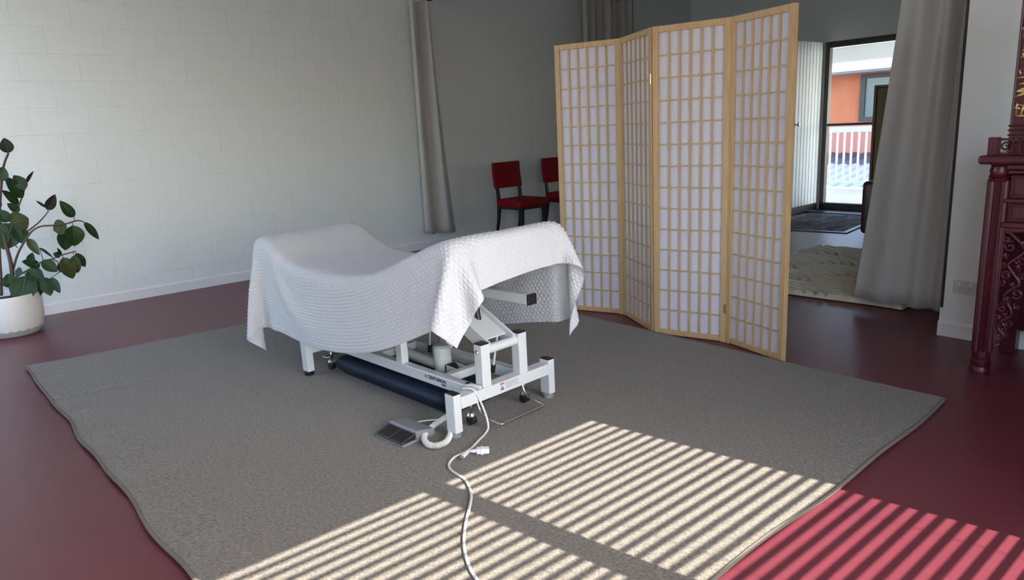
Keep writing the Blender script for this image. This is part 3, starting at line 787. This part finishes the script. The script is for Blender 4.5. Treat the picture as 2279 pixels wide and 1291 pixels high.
make_chair('red vinyl chair with black legs half hidden behind the folding screen', (-6.21, 6.09, 0), 0)

# ------------------------------------------------------------------ curtains
def curtain(name, label, fn, nu=110, nv=26, group=None):
    o = sheet(name, fn, nu, nv, 'curtain'); s = o.modifiers.new('thick', 'SOLIDIFY'); s.thickness = .003
    return tag(o, label, 'curtain', group)
def cr(s, t):                                       # right curtain of the divider, t from hem to top
    x0 = -2.10 + .20 * min(1, t * 1.25) ** .9; x1 = -1.47
    x = x0 + (x1 - x0) * s
    A = (.032 + .036 * t) * (.30 + .70 * s)
    y = 4.66 + A * math.sin(s * 13 + 10 * s ** 3 + .8) + .015 * math.sin(s * 9 + 2) * (1 - t) + .02 * s
    return x, y, .042 + .005 * math.sin(s * 17) * (1 - t) + 2.56 * t + .012 * (1 - s) * (1 - t)
curtain('curtain', 'long grey curtain hanging open beside the white wall with the power outlet', cr)
def cl_(s, t):                                      # left end of the divider curtain, gathered on the left wall
    y0 = 4.22 + .01 * t; y1 = 4.655 - .155 * t ** .8
    y = y0 + (y1 - y0) * s
    A = .030 + .022 * t
    x = -6.555 + A * math.sin(s * 10.5 + .2) + .014 * math.sin(s * 29) * t
    return x, y, .175 - .03 * s + 2.43 * t + .006 * math.sin(s * 20) * (1 - t)
curtain('curtain', 'narrow grey curtain gathered against the left wall beside the red chairs', cl_)
def c3(s, t):
    y = 6.76 + .98 * s
    x = -6.545 + .036 * math.sin(s * 44) + .02 * math.sin(s * 17)
    return x, y, .12 + 2.74 * t
curtain('curtain', 'dark grey pleated curtain on the left wall above the folding screen', c3)
t = thing('curtain_track', 'white curtain track fixed under the beam across the room', 'curtain track', (-4.0, 4.55, 2.63))
box((-2.62, -.015, -.012), (2.54, .015, .03)).build('track', 'trim', t, bevel=.003)
box((-2.65, -.02, -.02), (-2.60, .02, .03)).build('end_stop', 'dark_frame', t, bevel=.003)
smooth_angle(MB().tube([(XL + .06, 6.5, 2.9), (XL + .06, 8.6, 2.9)], .012, 12).build('curtain_rail', 'dark_frame')); 
tag(bpy.data.objects['curtain_rail'], 'dark curtain rail high on the left wall above pleated curtain', 'curtain rail')

# ------------------------------------------------------------------ power outlet on the divider wall
t = thing('power_outlet', 'white double power outlet with two switches on the divider wall', 'outlet', (-1.338, PY0, .29))
box((-.058, -.011, -.036), (.058, .001, .036)).build('plate', 'outlet', t, bevel=.003, seg=2)
for s in (-1, 1):
    smooth_angle(MB().tube([(s * .027, -.0105, .019), (s * .027, -.0150, .019)], .0082, 16).build('switch', 'switch', t))
    sk = MB()
    for a, px, pz in ((.5, -.007, -.006), (-.5, .007, -.006), (0, 0, -.019)):
        dx, dz = math.sin(a) * .0042, math.cos(a) * .0042
        sk.bar((s * .027 + px - dx, -.0115, pz - dz), (s * .027 + px + dx, -.0115, pz + dz), .0025, .0014, (0, 1, 0))
    sk.build('socket_slots', 'ink_grey', t)

# ------------------------------------------------------------------ carved lacquer cabinet
CB = (-1.085, 3.77, 0)
cb = thing('altar_cabinet', 'carved burgundy lacquer cabinet with fluted columns against the white wall', 'cabinet', CB)
CW, CD = 1.50, .50
def flute(x):
    mb = MB(); n = 36; V = []; F = []
    prof = [(.0, .05), (.02, .05), (.04, .046), (.05, .042), (.055, .046), (.07, .042), (.085, .046), (.10, .042), (.12, .040)]
    body = MB().lathe([(0, 0), (.046, 0), (.048, .02), (.040, .035), (.044, .05), (.044, .065), (.038, .072), (.042, .085), (.038, .095), (.042, .108), (.038, .118), (0, .118)], (x, .045, 0), 24)
    o = smooth_angle(body.build('column_foot', 'lacquer', cb), 40)
    sh = MB(); poly = []
    for k in range(64):
        a = 2 * math.pi * k / 64; r = .041 + .0035 * math.cos(a * 16); poly.append((x + r * math.cos(a), .045 + r * math.sin(a)))
    sh.prism(poly, 'z', .11, .925); smooth_angle(sh.build('fluted_column', 'lacquer', cb), 60)
    smooth_angle(MB().lathe([(0, .92), (.040, .92), (.043, .928), (.038, .936), (.043, .944), (.036, .952), (.040, .97), (.034, .99), (.040, 1.0), (0, 1.0)], (x, .045, 0), 24).build('column_capital', 'lacquer', cb), 40)
for x in (0, CW): flute(x)
for x in (0, CW): box((x - .035, CD - .07, 0), (x + .035, CD, 1.0)).build('rear_post', 'lacquer', cb, bevel=.004)
box((-.075, -.02, 1.0), (CW + .075, CD + .03, 1.042)).build('top_board', 'lacquer', cb, bevel=.015, seg=3)
mo = MB(); mo.box((.03, .015, .975), (CW - .03, CD, 1.0)); mo.box((.035, .028, .955), (CW - .035, CD, .975)); mo.build('cornice', 'lacquer', cb, bevel=.005)
for z0, z1, nm in ((.845, .950, 'drawer'), (.738, .825, 'drawer')):
    for k in range(2):
        x0 = .045 + k * (CW - .09) / 2; x1 = x0 + (CW - .09) / 2 - .006
        d_ = box((x0, .045, z0), (x1, .34, z1)).build(nm, 'lacquer', cb, bevel=.002)
        fr = MB()
        for a, b in (((x0 + .008, .037, z0 + .006), (x1 - .008, .046, z0 + .016)), ((x0 + .008, .037, z1 - .016), (x1 - .008, .046, z1 - .006)), ((x0 + .008, .037, z0 + .016), (x0 + .018, .046, z1 - .016)), ((x1 - .018, .037, z0 + .016), (x1 - .008, .046, z1 - .016))): fr.box(a, b)
        fr.build('drawer_moulding', 'lacquer', d_, bevel=.002)
        smooth_angle(MB().tube([((x0 + x1) / 2, .045, (z0 + z1) / 2), ((x0 + x1) / 2, .02, (z0 + z1) / 2)], [.008, .014], 12).build('drawer_knob', 'gold', d_))
rl = MB(); rl.box((.03, .022, .825), (CW - .03, .36, .845)); rl.box((.03, .018, .712), (CW - .03, .36, .738)); rl.build('rail', 'lacquer', cb, bevel=.006, seg=2)
# side frames and back
for x in (.0, CW): box((x - .012, .08, .10), (x + .012, CD - .06, .98)).build('side_panel', 'lacquer', cb)
box((.03, CD - .03, .12), (CW - .03, CD - .01, .98)).build('back_panel', 'lacquer', cb)
# pierced carving around the opening
def spiral(cx, cz, r0, turns, ph, sgn=1, y=.035, n=26):
    return [(cx + sgn * r0 * (1 - .82 * k / n) * math.cos(ph + turns * 2 * math.pi * k / n), y, cz + r0 * (1 - .82 * k / n) * math.sin(ph + turns * 2 * math.pi * k / n)) for k in range(n + 1)]
def carving(mx, sg):
    def X_(x): return mx + sg * x
    c = MB()
    c.box((X_(.040), .026, .16), (X_(.050), .044, .712))
    # scrolling stem and curls down the side, and along the top
    stem = [(.055, .70), (.10, .66), (.135, .615), (.105, .575), (.075, .54), (.10, .50), (.125, .455), (.09, .42), (.07, .38), (.10, .34), (.105, .30), (.07, .27), (.06, .235), (.085, .205), (.075, .175), (.055, .165)]
    c.tube([(X_(x), .035, z) for x, z in [(p.x, p.z) for p in spline([(a, 0, b) for a, b in stem], 6)]], .0085, 8)
    for cx, cz, r, tn, ph in ((.075, .625, .026, 1.3, 1.2), (.122, .565, .022, 1.3, 3.4), (.070, .49, .022, 1.4, .4), (.118, .41, .024, 1.3, 4.0), (.068, .335, .021, 1.4, 1.0), (.098, .265, .022, 1.4, 3.0), (.072, .205, .018, 1.3, 0), (.058, .66, .016, 1.2, 2), (.14, .60, .014, 1.2, 5), (.055, .54, .014, 1.2, 3), (.13, .49, .016, 1.2, 1), (.057, .455, .014, 1.2, 4), (.125, .35, .013, 1.2, 2), (.055, .285, .014, 1.2, 0), (.085, .235, .012, 1.2, 3)):
        c.tube([(X_(q[0]), q[1], q[2]) for q in spiral(cx, cz, r, tn, ph)], .0062, 7)
    for cx, cz, r in ((.10, .445, .016), (.085, .375, .017), (.115, .53, .013), (.085, .30, .015), (.12, .64, .014), (.06, .58, .012)):
        for k in range(5):
            a = 2 * math.pi * k / 5; p = (X_(cx + r * math.cos(a)), .033, cz + r * math.sin(a)); q = (X_(cx), .028, cz)
            c.tube([q, p], [.004, .0075], 6)
    top = [(.055, .69), (.12, .70), (.17, .675), (.215, .645), (.26, .665), (.31, .695), (.36, .665), (.42, .65), (.48, .68), (.55, .69), (.62, .66), (.70, .69), (.75, .70)]
    c.tube([(X_(p.x), .035, p.z) for p in spline([(a, 0, b) for a, b in top], 6)], .0085, 8)
    for i, (cx, cz, r) in enumerate(((.175, .64, .026), (.25, .69, .02), (.31, .655, .022), (.385, .685, .02), (.45, .655, .022), (.53, .66, .02), (.60, .69, .018), (.67, .665, .02))):
        c.tube([(X_(q[0]), q[1], q[2]) for q in spiral(cx, cz, r, 1.3, i * 1.9)], .0062, 7)
    c.box((X_(.05), .026, .70), (X_(CW / 2), .044, .713))
    return smooth_angle(c.build('pierced_carving', 'lacquer', cb), 50)
carving(0, 1); carving(CW, -1)
# low fretwork gallery on the top board
g = MB(); gz0, gz1 = 1.042, 1.115
g.box((-.045, .0, gz0), (-.005, .045, gz1 + .005))
for a, b in (((-.005, .012, gz1 - .010), (.17, .030, gz1)), ((-.005, .012, gz0), (.17, .030, gz0 + .008)), ((.045, .012, gz0), (.053, .030, gz1)), ((.072, .012, gz0), (.080, .030, gz1)), ((.045, .012, gz1 - .032), (.085, .030, gz1 - .024)), ((.10, .012, gz0), (.108, .030, gz1))): g.box(a, b)
g.tube(spiral(.02, 1.078, .022, 1.3, 0, 1, .021), .005, 7); g.tube(spiral(.14, 1.078, .024, 1.3, 2, 1, .021), .005, 7)
g.build('gallery', 'lacquer', cb, bevel=.0015)
# upper column with gilt characters
uc = MB().box((.022, .03, 1.042), (.110, .10, 2.25)).build('upper_column', 'lacquer', cb, bevel=.010, seg=3)
for z in (1.125, 1.145, 1.165): box((.018, .026, z), (.114, .104, z + .008)).build('column_ring', 'lacquer', uc, bevel=.003)
GL = [   # strokes in a unit cell, one list for each character
 [[(-.5, .2), (-.1, .1)], [(-.35, -.4), (-.3, .45), (.0, .3)], [(-.05, -.35), (.1, .45)], [(.1, .45), (.35, .2), (.1, .0)], [(-.3, -.4), (.45, -.4)]],
 [[(-.35, .45), (.1, .5), (.3, .25), (-.1, .1), (-.4, .0), (.1, -.08), (.4, .02)], [(-.5, -.4), (-.1, -.25), (.45, -.22)], [(.1, .3), (.15, -.2)]],
 [[(-.05, .5), (.2, .3), (-.15, .15), (.35, .12)], [(.1, .45), (.05, -.3)], [(-.4, .1), (-.3, -.25)], [(-.45, -.45), (.45, -.40)], [(-.15, -.1), (.3, -.2)]],
 [[(-.3, .3), (.0, .45), (.35, .35)], [(-.35, .0), (-.2, .2), (.2, .15)], [(-.4, -.4), (.4, -.42)], [(.0, .4), (.05, -.4)], [(-.3, -.1), (-.25, -.35)]],
]
for k in range(11):
    z = 1.235 + k * .083
    for stv in GL[k % 4]:
        pts = [(.066 + x * .062, .0275, z + y * .062) for x, y in stv]
        MB().tube(pts, [.0055] + [.0075] * (len(pts) - 2) + [.0045], 6).build('gilt_stroke', 'gold', uc, smooth=True)
uc2 = MB().box((CW - .135, .03, 1.042), (CW - .048, .10, 2.25)).build('upper_column', 'lacquer', cb, bevel=.010, seg=3)
box((.02, .02, 2.25), (CW - .02, .14, 2.32)).build('lintel', 'lacquer', cb, bevel=.01)

# ------------------------------------------------------------------ brown furniture half hidden behind the long curtain
t = thing('wooden_wardrobe', 'tall brown board side of a wardrobe behind the long grey curtain', 'wardrobe', (-3.09, 7.85, 0))
box((-.33, -.03, 0), (-.305, .45, 1.50)).build('side_board', 'brown_board', t, bevel=.002)
box((.475, -.03, 0), (.50, .45, 1.50)).build('side_board', 'brown_board', t, bevel=.002)
box((-.305, -.03, 1.475), (.475, .45, 1.50)).build('top_board', 'brown_board', t, bevel=.002)
box((-.305, -.01, .06), (.08, .01, 1.47)).build('door', 'brown_board', t, bevel=.002)
box((.085, -.01, .06), (.475, .01, 1.47)).build('door', 'brown_board', t, bevel=.002)
box((-.305, .42, .0), (.475, .44, 1.475)).build('back_board', 'brown_board', t)
t = thing('brown_armchair', 'dark brown leather armchair edge showing behind the long grey curtain', 'armchair', (-2.69, 7.22, 0))
smooth_angle(link('arm', box((-.40, -.3, .10), (-.27, .35, .60)).mesh('arm', 'dark_brown', bevel=.04, seg=4), t), 60)
smooth_angle(link('arm', box((.27, -.3, .10), (.40, .35, .60)).mesh('arm', 'dark_brown', bevel=.04, seg=4), t), 60)
smooth_angle(link('seat', box((-.28, -.28, .10), (.28, .30, .43)).mesh('seat', 'dark_brown', bevel=.04, seg=4), t), 60)
smooth_angle(link('backrest', box((-.30, .24, .25), (.30, .38, .72)).mesh('backrest', 'dark_brown', bevel=.04, seg=4), t), 60)
for x in (-.34, .34):
    for y in (-.25, .30): MB().tube([(x, y, 0), (x, y, .11)], [.018, .025], 10).build('foot', 'black_wood', t)

# ------------------------------------------------------------------ rubber plant
PC = Vector((-6.17, .40, 0))
pt = thing('rubber_plant', 'rubber plant with large dark leaves in a white ceramic pot', 'potted plant', PC)
prof = [(0, .012), (.150, .0), (.160, .004), (.178, .03), (.196, .10), (.203, .18), (.203, .26), (.200, .288), (.192, .292), (.186, .286), (.186, .25), (0, .25)]
pot = smooth_angle(MB().lathe(prof, (0, 0, 0), 48).build('pot', 'pot', pt), 50)
band = MB(); ring = []
smooth_angle(MB().lathe([(.160, .003), (.1805, .03), (.185, .042), (.1835, .044)], (0, 0, 0), 48).build('pot_band', 'pot_base', pot), 50)
wv = [(.1862 * math.cos(a), .1862 * math.sin(a), .045 + .005 * math.sin(22 * a)) for a in (2 * math.pi * k / 140 for k in range(141))]
MB().tube(wv, .003, 6).build('pot_wave_line', 'pot_base', pot, smooth=True)
MB().lathe([(0, .252), (.10, .258), (.187, .248)], (0, 0, 0), 32).build('soil', 'soil', pt, smooth=True)
BRANCHES=[
 ([(-6.168,0.432,0.275),(-6.167,0.451,0.407),(-6.146,0.457,0.522),(-6.136,0.453,0.624),(-6.117,0.448,0.751),(-6.118,0.436,0.826)],0.016),
 ([(-6.212,0.364,0.282),(-6.211,0.383,0.400),(-6.230,0.400,0.522),(-6.229,0.425,0.695),(-6.217,0.453,0.842),(-6.205,0.478,0.963),(-6.183,0.503,1.071),(-6.161,0.537,1.196),(-6.139,0.575,1.274)],0.013),
 ([(-6.166,0.462,0.456),(-6.133,0.512,0.578),(-6.079,0.570,0.675),(-6.056,0.613,0.728),(-6.032,0.667,0.756),(-6.008,0.733,0.756),(-5.993,0.807,0.757),(-5.989,0.874,0.771),(-5.977,0.900,0.772),(-5.975,0.927,0.759)],0.008),
 ([(-6.068,0.588,0.730),(-6.103,0.658,0.772),(-6.130,0.705,0.811),(-6.148,0.744,0.847)],0.006),
 ([(-6.136,0.453,0.624),(-6.163,0.509,0.752),(-6.189,0.567,0.880),(-6.206,0.614,0.974),(-6.214,0.652,1.055)],0.007),
 ([(-6.167,0.449,0.394),(-6.081,0.531,0.448),(-6.025,0.624,0.503),(-6.001,0.693,0.520),(-5.978,0.741,0.540),(-5.964,0.801,0.551),(-5.961,0.837,0.559)],0.007),
 ([(-6.133,0.513,0.616),(-6.134,0.494,0.654)],0.004),
 ([(-6.001,0.692,0.516),(-5.999,0.725,0.489),(-5.999,0.724,0.422)],0.004),
]
LEAVES=[ # base, tip, width, tone, petiole root
 ((-6.098,0.571,1.275),(-6.078,0.564,1.378),0.084,2,(-6.139,0.575,1.274)),
 ((-6.151,0.497,1.087),(-6.135,0.529,1.185),0.087,0,(-6.181,0.507,1.087)),
 ((-6.194,0.612,0.956),(-6.126,0.528,1.117),0.084,0,(-6.204,0.608,0.962)),
 ((-6.152,0.637,1.021),(-6.168,0.580,1.121),0.085,0,(-6.211,0.638,1.025)),
 ((-6.175,0.650,1.061),(-6.117,0.696,1.140),0.024,2,(-6.214,0.652,1.055)),
 ((-6.216,0.581,0.912),(-6.192,0.499,1.023),0.079,0,(-6.196,0.585,0.915)),
 ((-6.192,0.575,0.864),(-6.168,0.511,0.929),0.058,0,(-6.186,0.560,0.864)),
 ((-6.162,0.502,0.802),(-6.166,0.442,0.893),0.083,0,(-6.170,0.523,0.784)),
 ((-6.158,0.505,0.778),(-6.166,0.619,0.813),0.151,1,(-6.166,0.516,0.768)),
 ((-6.152,0.519,0.789),(-6.159,0.427,0.611),0.179,0,(-6.170,0.523,0.784)),
 ((-6.158,0.549,0.747),(-6.085,0.541,0.651),0.103,0,(-6.166,0.516,0.768)),
 ((-6.149,0.736,0.876),(-6.138,0.680,0.933),0.020,0,(-6.148,0.744,0.847)),
 ((-6.112,0.735,0.859),(-6.032,0.789,0.968),0.069,2,(-6.148,0.744,0.847)),
 ((-5.998,0.875,0.798),(-5.975,0.805,0.925),0.074,0,(-5.989,0.874,0.771)),
 ((-5.990,0.818,0.750),(-6.012,0.733,0.721),0.125,1,(-5.993,0.815,0.759)),
 ((-5.990,0.811,0.732),(-6.013,0.786,0.564),0.116,0,(-5.993,0.807,0.757)),
 ((-5.962,0.854,0.745),(-5.971,0.844,0.590),0.130,0,(-5.990,0.857,0.767)),
 ((-5.951,0.923,0.760),(-5.969,1.004,0.620),0.059,0,(-5.975,0.927,0.759)),
 ((-6.086,0.581,0.676),(-6.014,0.622,0.559),0.060,1,(-6.076,0.575,0.682)),
 ((-5.971,0.625,0.615),(-5.910,0.690,0.540),0.019,0,(-6.019,0.641,0.507)),
 ((-6.049,0.619,0.475),(-6.024,0.514,0.529),0.078,0,(-6.032,0.612,0.496)),
 ((-6.051,0.560,0.504),(-6.002,0.583,0.581),0.054,0,(-6.060,0.566,0.469)),
 ((-6.055,0.535,0.457),(-6.012,0.619,0.378),0.105,0,(-6.074,0.543,0.455)),
 ((-5.990,0.627,0.519),(-5.970,0.707,0.428),0.083,0,(-6.022,0.632,0.505)),
 ((-5.961,0.752,0.525),(-5.978,0.797,0.357),0.107,1,(-5.974,0.756,0.543)),
 ((-5.957,0.824,0.530),(-5.979,0.827,0.391),0.077,1,(-5.962,0.823,0.556)),
 ((-5.970,0.840,0.542),(-5.996,0.888,0.428),0.062,0,(-5.961,0.837,0.559)),
 ((-6.086,0.524,0.414),(-6.028,0.457,0.232),0.173,0,(-6.092,0.521,0.441)),
 ((-6.068,0.590,0.369),(-6.095,0.567,0.247),0.087,0,(-6.060,0.566,0.469)),
 ((-6.050,0.626,0.391),(-6.031,0.643,0.251),0.090,0,(-6.039,0.600,0.489)),
 ((-6.000,0.660,0.389),(-5.941,0.692,0.278),0.060,0,(-5.999,0.724,0.422)),
 ((-5.982,0.749,0.538),(-5.968,0.701,0.560),0.047,0,(-5.976,0.749,0.542)),
 ((-5.939,0.744,0.547),(-5.867,0.721,0.608),0.021,0,(-5.976,0.749,0.542)),
 ((-6.007,0.725,0.482),(-6.036,0.729,0.406),0.024,0,(-5.999,0.725,0.481)),
 ((-6.115,0.433,0.340),(-6.123,0.425,0.442),0.106,0,(-6.167,0.439,0.325)),
 ((-6.138,0.476,0.457),(-6.072,0.505,0.435),0.064,0,(-6.166,0.462,0.456)),
 ((-6.080,0.459,0.801),(-6.083,0.398,0.736),0.105,0,(-6.117,0.442,0.788)),
 ((-6.239,0.416,0.595),(-6.243,0.361,0.628),0.092,0,(-6.230,0.409,0.587)),
 ((-6.208,0.388,0.451),(-6.211,0.328,0.511),0.107,0,(-6.218,0.389,0.446)),
 ((-6.222,0.436,0.744),(-6.226,0.370,0.802),0.092,0,(-6.224,0.435,0.750)),
 ((-6.223,0.466,0.890),(-6.226,0.410,0.969),0.092,0,(-6.212,0.462,0.888)),
]

for pts, r in BRANCHES:
    n = len(pts); MB().tube([p - PC for p in spline(pts, 4)], [r * (1 - .45 * k / (4 * (n - 1))) for k in range(4 * (n - 1) + 1)], 8).build('stem', 'stem', pt, smooth=True)
def leaf_mesh(tone, curl, fold):
    V = []; F = []; n = 12; m = 6
    for i in range(n + 1):
        t = i / n; w_ = .5 * (math.sin(math.pi * min(1, t * 1.0) ** .82)) ** .75 if 0 < t < 1 else .004
        if t > .9: w_ *= 1
        for j in range(-m // 2, m // 2 + 1):
            q = j / (m / 2); V.append((q * w_, t, fold * abs(q) * w_ * .35 - curl * (t - .35) ** 2 + .012 * math.sin(5 * t + 2 * q)))
    c = m + 1
    for i in range(n):
        for j in range(m): F.append((i * c + j, i * c + j + 1, (i + 1) * c + j + 1, (i + 1) * c + j))
    me = MB().add(V, F).mesh('leaf', 'leaf%d' % tone, smooth=True, fix=False)
    return me
rib_me = MB().tube([(0, t, .004 - .18 * (t - .35) ** 2 + .012 * math.sin(5 * t)) for t in (k / 10 for k in range(11))], [.02 * (1 - .08 * k) for k in range(11)], 5).mesh('midrib', 'rib', smooth=True)
LM = [[leaf_mesh(k, c, f_) for c, f_ in ((.18, .5), (.30, .9), (.10, .3))] for k in range(3)]
toward = (Vector((0, 0, 1.0)) - Vector((-6.0, .6, .7))).normalized()
rnd = random.Random(11)
for i, (a, b, wd, k, pr) in enumerate(LEAVES):
    a = Vector(a) - PC; b = Vector(b) - PC; pr = Vector(pr) - PC
    y = (b - a); ln = y.length; y.normalize()
    nrm = toward + Vector((rnd.uniform(-.3, .3), rnd.uniform(-.3, .3), rnd.uniform(.0, .6)))
    nrm = (nrm - y * nrm.dot(y)).normalized(); x = y.cross(nrm)
    mtx = Matrix(((x.x * wd, y.x * ln, nrm.x * ln * .8, a.x), (x.y * wd, y.y * ln, nrm.y * ln * .8, a.y), (x.z * wd, y.z * ln, nrm.z * ln * .8, a.z), (0, 0, 0, 1)))
    o = link('leaf', LM[k][i % 3], pt); o.matrix_local = mtx
    if wd > .05: link('midrib', rib_me, o)
    if (pr - a).length > .004:
        mid = (pr + a) / 2 + Vector((0, 0, -.004)); MB().tube([pr, mid, a + y * ln * .04], .0028, 6).build('petiole', 'rib', pt, smooth=True)
